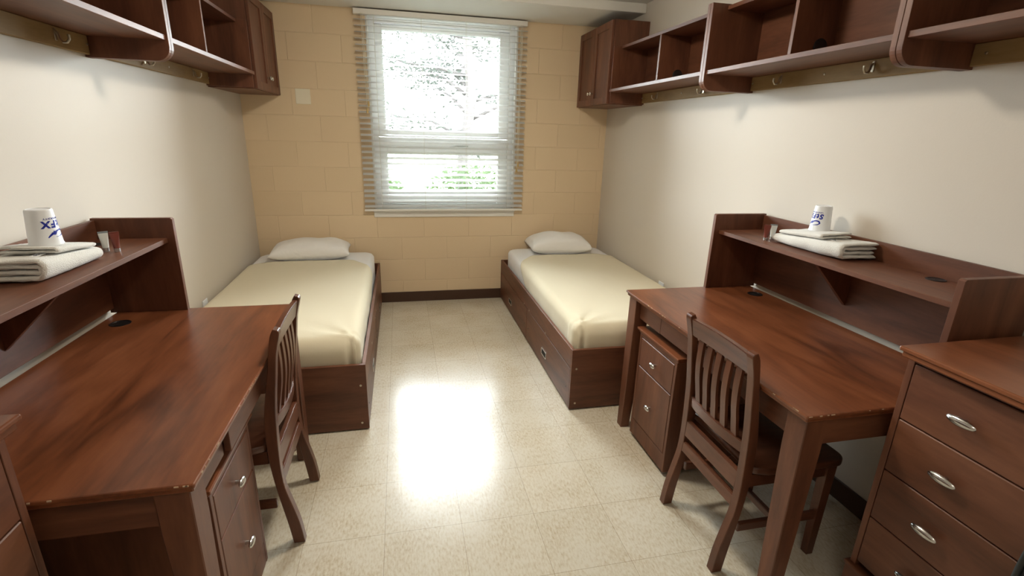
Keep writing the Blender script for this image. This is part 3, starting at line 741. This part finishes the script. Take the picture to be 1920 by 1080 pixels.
# ------------------------------------------------------------------ chairs
REAR = [(0, 0), (.010, .09), (.028, .175), (.046, .255), (.052, .32), (.053, .39), (.050, .50), (.044, .60), (.031, .71), (.020, .80), (.004, .868), (.008, .884)]
FRONT = [(.040, 0), (.051, .09), (.064, .175), (.076, .256), (.087, .357), (.090, .446), (.089, .511), (.080, .60), (.058, .72), (.045, .80), (.034, .862), (.022, .888)]
def lerp_prof(P_, z):
    for (d0, z0), (d1, z1) in zip(P_, P_[1:]):
        if z <= z1: return d0+(d1-d0)*(z-z0)/(z1-z0)
    return P_[-1][0]
def chair(x0, ys, dr, lab, grp):
    """x0: rear foot line; dr=+1: faces +x, -1: faces -x; ys: centre in y"""
    t = thing('wooden_chair', lab, 'chair', (x0+dr*.22, ys, 0), grp)
    hw, pw = .196, .034; X = lambda d: x0+dr*d
    # finer outlines
    def fine(P_):
        out = []
        for i in range(len(P_)-1):
            p0 = P_[max(0, i-1)]; p1 = P_[i]; p2 = P_[i+1]; p3 = P_[min(len(P_)-1, i+2)]
            for k in range(3):
                s = k/3; f_ = lambda a, b_, c_, d_: .5*((2*b_)+(-a+c_)*s+(2*a-5*b_+4*c_-d_)*s*s+(-a+3*b_-3*c_+d_)*s**3)
                out.append((f_(p0[0], p1[0], p2[0], p3[0]), f_(p0[1], p1[1], p2[1], p3[1])))
        return out+[P_[-1]]
    out = [(X(d), z) for d, z in fine(REAR)] + [(X(d), z) for d, z in fine(FRONT)[::-1]]
    out = [(x, max(z, .004)) for x, z in out]
    for s in (-1, 1):
        a = ys+s*hw; b_ = a-s*pw
        lg = link('leg', MB().prism(out, 'y', a, b_, bev=.002), M['cz'], t)
        lg['label'] = 'curved rear leg rising into the back post'
        link('foot_pad', MB().lathe([(.012, 0), (.012, .0045), (.001, .005)], (X(.02), (a+b_)/2, 0), n=14), M['rubber'], lg)
        fl = MB(); k = .017
        def q(r_, z, dd=0): return [(X(.430-r_), (a-s*.017-s*.004)-r_, z), (X(.430+r_), (a-s*.021)-r_, z), (X(.430+r_), (a-s*.021)+r_, z), (X(.430-r_), (a-s*.021)+r_, z)]
        fl.hexa(q(.014, .004), q(.019, .415)); lf = link('leg', fl, M['cz'], t)
        link('foot_pad', MB().lathe([(.011, 0), (.011, .0045), (.001, .005)], (X(.430), a-s*.021, 0), n=14), M['rubber'], lf)
        link('side_stretcher', bx(X(.085), X(.415), a-s*.012, a-s*.030, .165, .200, bev=.003), M['cx'], t)
        link('seat_apron', bx(X(.093), X(.412), a-s*.010, a-s*.028, .362, .414, bev=.002), M['cx'], t)
    yi = hw-pw
    def rail(z0, z1, th, bow, name, off=.5, crown=0):
        mb = MB(); n = 14
        def fn_pts(i):
            y = -yi+2*yi*i/n; bw = bow*(1-(y/yi)**2); r_ = []
            for (zz, w) in ((z0, 0), (z1, 0)):
                base = lerp_prof(REAR, (zz))*(1-off)+lerp_prof(FRONT, (zz))*off
                zc = zz + (crown*(1-(y/yi)**2) if zz == z1 else 0)
                r_.append(((X(base-th/2-bw), ys+y, zc), (X(base+th/2-bw), ys+y, zc)))
            return r_
        rings = []
        for i in range(n+1):
            r_ = fn_pts(i); rings.append([mb.bm.verts.new(p) for p in (r_[0][0], r_[0][1], r_[1][1], r_[1][0])])
        for a_, b_ in zip(rings, rings[1:]):
            for k in range(4): mb.bm.faces.new((a_[k], a_[(k+1) % 4], b_[(k+1) % 4], b_[k]))
        mb.bm.faces.new(rings[0]); mb.bm.faces.new(rings[-1])
        bmesh.ops.recalc_face_normals(mb.bm, faces=mb.bm.faces[:])
        es = [e for e in mb.bm.edges if abs(e.verts[0].co.y-e.verts[1].co.y) > .005]
        bmesh.ops.bevel(mb.bm, geom=es, offset=.003, segments=2, affect='EDGES')
        link(name, mb, M['cy'], t, smooth='auto')
    rail(.800, .872, .022, -.004, 'top_rail', .55, .004)
    rail(.488, .535, .022, .016, 'lower_rail', .5)
    rail(.345, .418, .020, .0, 'rear_apron', .35)
    rail(.272, .318, .020, .0, 'rear_stretcher', .4)
    link('front_apron', bx(X(.420), X(.438), ys-hw+.040, ys+hw-.040, .362, .414, bev=.002), M['cy'], t)
    link('middle_stretcher', bx(X(.24), X(.262), ys-hw+.0305, ys+hw-.0305, .168, .196, bev=.003), M['cy'], t)
    for i in range(5):
        yc = ys + (-2+i)*.056; w = .0145; n = 12; mb = MB(); rings = []
        for k in range(n+1):
            z = .534+(.801-.534)*k/n; s = k/n
            base = lerp_prof(REAR, z)*.5+lerp_prof(FRONT, z)*.5
            bw = .016*(1-((yc-ys)/yi)**2)*(1-s) + .022*math.sin(PI*s)**1.0*.55 - .004*s
            rings.append([mb.bm.verts.new(p) for p in ((X(base-.006-bw), yc-w, z), (X(base+.006-bw), yc-w, z), (X(base+.006-bw), yc+w, z), (X(base-.006-bw), yc+w, z))])
        for a_, b_ in zip(rings, rings[1:]):
            for k in range(4): mb.bm.faces.new((a_[k], a_[(k+1) % 4], b_[(k+1) % 4], b_[k]))
        mb.bm.faces.new(rings[0]); mb.bm.faces.new(rings[-1])
        bmesh.ops.recalc_face_normals(mb.bm, faces=mb.bm.faces[:])
        link('back_slat', mb, M['cz'], t, smooth='auto')
    # saddle seat
    mb = MB(); o_ = []
    d0, d1, hs = .092, .478, .207; r = .045
    for (cx_, cy_, a0) in ((d1-r, hs-r, 0), (d1-r, -hs+r, -PI/2)):
        pass
    pts = [(d0, hs-.030), (d0+.01, hs-.018), (d0+.06, hs-.002)]
    for i in range(9):
        a = PI/2-(PI/2)*i/8; pts.append((d1-r+r*math.cos(a), hs-r+r*math.sin(a)))
    pts += [(p[0], -p[1]) for p in pts[::-1]]
    mb.prism([(X(p[0]), ys+p[1]) for p in pts], 'z', .4145, .444, bev=.008, seg=3)
    link('seat', mb, M['cx'], t, smooth='auto')
    return t
chair(2.270, -3.068, 1, 'slat-back wooden chair pushed in at the right desk', 'matching slat-back desk chairs')
chair(.791, -2.640, -1, 'slat-back wooden chair pushed in at the left desk', 'matching slat-back desk chairs')

# ------------------------------------------------------------------ towels, cups, tubes
def ribbon(mb, path, th, y0, y1, seed, ny=26, amp=.004, rnd=.02):
    """a folded terry layer: path in (x, z), thickness th, extruded along y, ends softly rounded"""
    P_ = [Vector((p[0], 0, p[1])) for p in path]; n = len(P_)
    nor = []
    for i in range(n):
        t_ = (P_[min(i+1, n-1)]-P_[max(i-1, 0)]).normalized(); nor.append(Vector((-t_.z, 0, t_.x)))
    outline = [P_[i]+nor[i]*th/2 for i in range(n)]
    e = (P_[-1]-P_[-2]).normalized()*th/2
    outline += [P_[-1]+e*.8+nor[-1]*th*.2, P_[-1]+e*.8-nor[-1]*th*.2] + [P_[i]-nor[i]*th/2 for i in range(n-1, -1, -1)]
    e = (P_[0]-P_[1]).normalized()*th/2
    outline += [P_[0]+e*.8-nor[0]*th*.2, P_[0]+e*.8+nor[0]*th*.2]
    c = sum(outline, Vector())/len(outline); rings = []
    cen = [P_[i] for i in range(n)]
    m_ = len(outline)
    cens = [P_[min(i, n-1)] for i in range(n)] + [P_[-1]]*2 + [P_[i] for i in range(n-1, -1, -1)] + [P_[0]]*2
    for j in range(ny+1):
        b_ = j/ny; y = y0+(y1-y0)*b_; dd = min(b_, 1-b_)*abs(y1-y0)
        k = 1 if dd > rnd*.4 else .35+.65*math.sqrt(max(0, 1-((rnd*.4-dd)/(rnd*.4))**2))
        ring = []
        for q, cc in zip(outline, cens):
            p = cc+(q-cc)*k
            w = noise.noise(Vector((p.x*18+seed, y*9, p.z*18)))*amp; w2 = noise.noise(Vector((p.x*60, y*50, p.z*60+seed)))*.0012
            sway = noise.noise(Vector((seed, y*5, cc.z*12)))*amp*1.2
            ring.append(mb.bm.verts.new((p.x+w+sway, y+noise.noise(Vector((p.x*20, seed, p.z*40)))*amp*1.5*(1 if b_ > .5 else -1), max(p.z+w*.5+w2, -1))))
        rings.append(ring)
    fs = []
    for a_, b2 in zip(rings, rings[1:]):
        for i in range(m_): fs.append(mb.bm.faces.new((a_[i], a_[(i+1) % m_], b2[(i+1) % m_], b2[i])))
    fs.append(mb.bm.faces.new(rings[0])); fs.append(mb.bm.faces.new(rings[-1]))
    bmesh.ops.recalc_face_normals(mb.bm, faces=fs)
def upath(S, ua, ub, z0, z1, open_dz=0):
    """U lying on its side: fold at u=ua (room side), open at u=ub (wall side)"""
    r = (z1-z0)/2; pts = []
    for i in range(8): pts.append((ub+(ua-r-ub)*i/8, z0))
    for i in range(9):
        a = -PI/2+PI*i/8; pts.append((ua-r+r*math.cos(a), z0+r+r*math.sin(a)))
    for i in range(1, 9): pts.append((ua-r+(ub-ua+r)*i/8, z1+open_dz*i/8))
    return [(S.x(u), z) for u, z in pts]
SHZ = 1.0893
def taper(y, y0, y1):
    b_ = (y-y0)/(y1-y0); return 1.22-.50*max(0, min(1, b_))
def cup_z(z, y, y0, y1): return SHZ+(z-SHZ)*taper(y, y0, y1)-.0015
def towel_stack(S, ua, ub, y0, y1, lab_b, lab_h, seed):
    mb = MB(); th = .0125; z = SHZ+.0085
    ribbon(mb, upath(S, ua, ub, z, z+.042), th, y0, y1, seed, amp=.007, rnd=.03)
    ribbon(mb, upath(S, ua-.014, ub-.012, z+.0135, z+.0285), th*.9, y0+.006, y1-.004, seed+3, amp=.006, rnd=.03)
    o = link('bath_towel', mb, M['towel'], loc=(S.x((ua+ub)/2), (y0+y1)/2, SHZ), smooth=True); tag(o, lab_b, 'towel')
    zmin = min((o.matrix_world @ v.co).z if False else v.co.z for v in o.data.vertices)
    for v in o.data.vertices: v.co.z -= min(0, 0) + (zmin)-.0004
    z2 = SHZ+.0004+max(v.co.z for v in o.data.vertices)-.0015
    ya, yb = (y0+(y1-y0)*.30, y0+(y1-y0)*.93)
    mb = MB(); ribbon(mb, upath(S, ua-.010, ub+.012, z2+.006, z2+.0165, .004), .009, ya, yb, seed+9, amp=.006, rnd=.03)
    h_ = link('hand_towel', mb, M['towel'], loc=(S.x((ua+ub)/2), (ya+yb)/2, z2), smooth=True); tag(h_, lab_h, 'towel')
    zz = min(v.co.z for v in h_.data.vertices)
    for v in h_.data.vertices: v.co.z -= zz-.0006
    top = z2+max(v.co.z for v in h_.data.vertices)
    for q in (o, h_):
        for v in q.data.vertices:
            wy = q.location.y+v.co.y; wz = q.location.z+v.co.z
            v.co.z = SHZ+(wz-SHZ)*taper(wy, y0, y1)-q.location.z
    # small sewn label with a stitched squiggle
    lx, ly = S.x(ua-.055), y0+(y1-y0)*.26
    lz = max([o.location.z+v.co.z for v in o.data.vertices if abs(o.location.x+v.co.x-lx) < .02 and abs(o.location.y+v.co.y-ly) < .02] or [z2])
    t_ = link('sewn_label', bx(lx-.011, lx+.011, ly-.020, ly+.020, lz-.0005, lz+.0012, bev=.0005), M['white_plastic'], o)
    mb = MB()
    mb.tube([(lx-.003, ly-.010, lz+.0018), (lx+.003, ly-.005, lz+.0018), (lx-.002, ly, lz+.0018), (lx+.002, ly+.004, lz+.0018), (lx, ly+.012, lz+.0018)], .0009, 6)
    link('stitched_mark', mb, M['tag'], t_)
    return top
zr = towel_stack(SR, .205, .045, -2.935, -2.560, 'large folded white towel on the hutch shelf of the right desk', 'small folded white towel under the cup on the right desk shelf', 5)
zl = towel_stack(SL, .212, .045, -2.900, -2.600, 'large folded white towel on the hutch shelf of the left desk', 'small folded white towel under the cup on the left desk shelf', 21)
def text_mesh(body, size, bold=0, shear=0, spacing=1.0):
    cu = bpy.data.curves.new('lettering', 'FONT'); cu.body = body; cu.size = size; cu.offset = bold; cu.extrude = .0003
    cu.align_x = 'CENTER'; cu.shear = shear; cu.space_character = spacing; cu.resolution_u = 4
    ob = bpy.data.objects.new('lettering', cu); C.objects.link(ob)
    dg = bpy.context.evaluated_depsgraph_get(); me = bpy.data.meshes.new_from_object(ob.evaluated_get(dg))
    bpy.data.objects.remove(ob); bm = bmesh.new(); bm.from_mesh(me); bpy.data.meshes.remove(me); return bm
def cup(cx_, cy_, z, ang, label, sc=1.0, tilt=0):
    rb, rt, Hc = .0405*sc, .0325*sc, .108*sc
    t = thing('plastic_cup', label, 'cup', (cx_, cy_, z))
    c = (cx_, cy_, z)
    mb = MB().lathe([(rb-.002, 0), (rb+.0015, .0005), (rb+.0015, .004), (rb, .006), (rt+.0006, Hc-.004), (rt-.001, Hc-.001), (rt-.004, Hc), (rt-.006, Hc-.002), (.001, Hc-.002)], c, n=48)
    link('cup_body', mb, M['white_plastic'], t, smooth='auto')
    def wrap(bm, zc):
        for v in bm.verts:
            # lettering is upside down: rotate half a turn, then wrap round the cone
            x, y = -v.co.x, -v.co.y; zz = zc+y; r_ = rb+(rt-rb)*zz/Hc+.0004+max(0, v.co.z)
            a = ang+x/((rb+rt)/2); v.co = Vector((cx_+r_*math.cos(a), cy_+r_*math.sin(a), z+zz))
    mb = MB(); mb.bm.free(); mb.bm = text_mesh('StFX', .028*sc, .0014, .12, 1.28)
    bmesh.ops.subdivide_edges(mb.bm, edges=[e for e in mb.bm.edges if e.calc_length() > .006], cuts=2)
    wrap(mb.bm, .073*sc); link('lettering', mb, M['blue_ink'], t)
    mb = MB(); mb.bm.free(); mb.bm = text_mesh('UNIVERSITY', .0075*sc, .0001, 0)
    for v in mb.bm.verts: v.co.x *= 1.45
    wrap(mb.bm, .083*sc); link('lettering', mb, M['blue_ink'], t)
    # swoosh and small cross emblem above the letters (below them on the upturned cup)
    bm = bmesh.new(); up, lo2 = [], []
    ctl = [(.026, .011, .0012), (.018, .003, .0026), (.006, -.004, .0026), (-.008, -.0085, .0024), (-.019, -.007, .0030), (-.0235, .0, .0030), (-.017, .0065, .0020), (-.004, .0095, .0010), (.008, .0105, .0003)]
    for i in range((len(ctl)-1)*4+1):
        k, f_ = divmod(i, 4); f_ /= 4; k2 = min(k+1, len(ctl)-1); p0, p1, p2, p3 = ctl[max(k-1, 0)], ctl[k], ctl[k2], ctl[min(k+2, len(ctl)-1)]
        h_ = lambda a, b_, c_, d_: .5*((2*b_)+(-a+c_)*f_+(2*a-5*b_+4*c_-d_)*f_*f_+(-a+3*b_-3*c_+d_)*f_**3)
        x, y, w = (h_(p0[j], p1[j], p2[j], p3[j]) for j in range(3))
        tx, ty = p2[0]-p0[0], p2[1]-p0[1]; L_ = math.hypot(tx, ty) or 1; nx, ny = -ty/L_, tx/L_
        up.append((x+nx*w, y+ny*w)); lo2.append((x-nx*w, y-ny*w))
    vs = [bm.verts.new((x*sc, y*sc, .0004)) for x, y in up]; ws = [bm.verts.new((x*sc, y*sc, .0004)) for x, y in lo2]
    for i in range(len(vs)-1): bm.faces.new((vs[i], ws[i], ws[i+1], vs[i+1]))
    for cxx, cyy, hx, hy in ((.009, -.002, .0072, .0018), (.009, -.002, .0020, .0060), (.0055, -.0005, .0014, .0034), (.0125, -.0005, .0014, .0034)):
        q = [bm.verts.new(((cxx+dx*hx)*sc, (cyy+dy*hy)*sc, .0007)) for dx, dy in ((-1, -1), (1, -1), (1, 1), (-1, 1))]; bm.faces.new(q)
    for v in bm.verts: v.co.y += .036*sc
    mb = MB(); mb.bm.free(); mb.bm = bm; wrap(bm, .072*sc); link('emblem', mb, M['blue_ink'], t)
cup(2.985, -2.690, cup_z(zr, -2.69, -2.935, -2.560), PI+.05, 'white upturned plastic cup with blue lettering on the right towel stack')
cup(.142, -2.745, cup_z(zl, -2.745, -2.90, -2.60), -.12, 'white upturned plastic cup with blue lettering on the left towel stack')
# small embroidered marks on the bath towels
def squeeze_tube(x, y, ang, label, body, lean=0, h=.052, cap=True, dirn=0):
    t = thing('toiletry_tube', label, 'toiletry tube', (x, y, SHZ))
    r = .0095; mb = MB(); n = 24; rings = []
    R_ = Matrix.Rotation(ang, 3, 'Z'); Ln = Matrix.Rotation(lean, 3, 'X')
    def tf(p): return Vector((x, y, SHZ+.0005)) + R_ @ (Ln @ Vector(p))
    for k in range(9):
        s = k/8; zz = .014+h*s; a_, b_ = r*(1+.55*s), r*(1-s)+.0008
        rings.append([mb.bm.verts.new(tf((a_*math.cos(2*PI*i/n), b_*math.sin(2*PI*i/n), zz))) for i in range(n)])
    for a_, b_ in zip(rings, rings[1:]):
        for i in range(n): mb.bm.faces.new((a_[i], a_[(i+1) % n], b_[(i+1) % n], b_[i]))
    mb.bm.faces.new(rings[0]); mb.bm.faces.new(rings[-1]); bmesh.ops.recalc_face_normals(mb.bm, faces=mb.bm.faces[:])
    link('tube_body', mb, body, t, smooth='auto')
    for nm, z0, z1, r0, r1, fl, m_ in (('cap', 0, .014, r*1.02, r*1.0, 1, M['silver']), ('crimp', .014+h, .014+h+.006, r*1.55, r*1.57, .10, body if body != M['tube_white'] else M['tube_grey'])):
        mb = MB(); rr2 = []
        for rr_, zz in ((r0, z0+.0002), (r0, z0+.001), (r1, z1)):
            rr2.append([mb.bm.verts.new(tf((rr_*math.cos(2*PI*i/n), rr_*fl*math.sin(2*PI*i/n), zz))) for i in range(n)])
        for a_, b_ in zip(rr2, rr2[1:]):
            for i in range(n): mb.bm.faces.new((a_[i], a_[(i+1) % n], b_[(i+1) % n], b_[i]))
        mb.bm.faces.new(rr2[0]); mb.bm.faces.new(rr2[-1]); bmesh.ops.recalc_face_normals(mb.bm, faces=mb.bm.faces[:])
        link(nm, mb, m_, t, smooth='auto')
squeeze_tube(.206, -2.508, math.radians(40), 'small reddish brown tube standing beside the left towel', M['tube_brown'])
squeeze_tube(.168, -2.500, math.radians(40), 'small white tube standing behind the brown tube by the left towel', M['tube_white'], 0)
squeeze_tube(W-.218, -2.535, math.radians(-45), 'small reddish brown tube standing beside the right towel', M['tube_brown'])
squeeze_tube(W-.172, -2.520, math.radians(-45), 'small white tube standing behind the brown tube by the right towel', M['tube_white'], 0)

# dark bag standing in front of the right chest, just cut by the picture corner
t = thing('black_bag', 'black padded bag with grey piping, cut by the lower right picture corner', 'bag', (2.51, -4.08, 0))
mb = MB().box(2.440, 2.552, -4.26, -3.905, .0, .84, bev=.05, seg=5); link('bag_body', mb, M['bag'], t, smooth=True)
mb = MB(); P_ = []
for i in range(60):
    a = 2*PI*i/60; y = -4.0825+.160*math.copysign(abs(math.cos(a))**.35, math.cos(a)); z = .42+.405*math.copysign(abs(math.sin(a))**.25, math.sin(a)); P_.append((2.447, y, z))
mb.tube(P_+[P_[0]], .006, 8); link('piping', mb, M['piping'], t, smooth=True)

# ------------------------------------------------------------------ outdoors
struct('ground', bx(-30, 30, .4, 60, -1.2, -1.0), M['grass'], 'pale lawn outside the window')
def leaves(mb, c, R, n, s, rnd, squash=1.0):
    for _ in range(n):
        while True:
            p = Vector((rnd.uniform(-1, 1), rnd.uniform(-1, 1), rnd.uniform(-1, 1)))
            if p.length < 1: break
        p = Vector((p.x*R[0], p.y*R[1], p.z*R[2]))+Vector(c)
        a = Vector((rnd.uniform(-1, 1), rnd.uniform(-1, 1), rnd.uniform(-.6, .6))).normalized(); b_ = a.orthogonal().normalized()
        l = s*rnd.uniform(.6, 1.3); w = l*.45
        vs = [mb.bm.verts.new(p+q) for q in (-a*l, b_*w, a*l, -b_*w)]; mb.bm.faces.new(vs)
rnd = random.Random(4)
tr = thing('garden_tree', 'leafy tree with spreading branches washed out by daylight behind the upper pane', 'tree', (2.6, 6.5, -1.0))
mb = MB(); mb.tube([(2.6, 6.5, -1.0), (2.5, 6.5, .8), (2.7, 6.4, 2.2), (2.55, 6.5, 4.2), (2.7, 6.5, 6.5)], [.16, .13, .11, .08, .03], 10)
tips = []
for i in range(26):
    z = 1.2+i*.18; a = rnd.uniform(0, 2*PI); l = rnd.uniform(1.2, 2.6); p0 = Vector((2.6, 6.5, z)); d = Vector((math.cos(a), math.sin(a)*.6, rnd.uniform(-.05, .35)))
    pts = [p0, p0+d*l*.35+Vector((0, 0, rnd.uniform(-.1, .2))), p0+d*l*.7+Vector((0, 0, rnd.uniform(-.1, .2))), p0+d*l]
    mb.tube(pts, [.045, .03, .02, .008], 6); tips += pts[1:]
link('trunk', mb, M['bark'], tr, smooth=True)
mb = MB()
for p in tips: leaves(mb, p, (.55, .5, .22), 70, .06, rnd)
link('foliage', mb, M['leaf_pale'], tr)
for k, (x, y, R, lab) in enumerate(((.55, 4.6, (.9, .7, .75), 'bright green bush behind the left part of the lower pane'), (2.5, 4.9, (.95, .7, .85), 'bright green bush behind the right part of the lower pane'), (4.55, 5.2, (1.0, .7, .9), 'green bush at the far right beyond the window'))):
    h_ = thing('garden_bush', lab, 'bush', (x, y, -1.0), 'bushes outside the window')
    mb = MB(); leaves(mb, (x, y, -.05+R[2]*.25), (R[0], R[1], R[2]), 2600, .055, rnd); link('foliage', mb, M['leaf_green'], h_)
    mb = MB()
    for q in range(6):
        a = q*1.05; mb.tube([(x, y, -1.0), (x+.2*math.cos(a), y+.2*math.sin(a), -.5), (x+.45*math.cos(a), y+.4*math.sin(a), .1)], [.03, .02, .01], 6)
    link('stems', mb, M['bark'], h_)
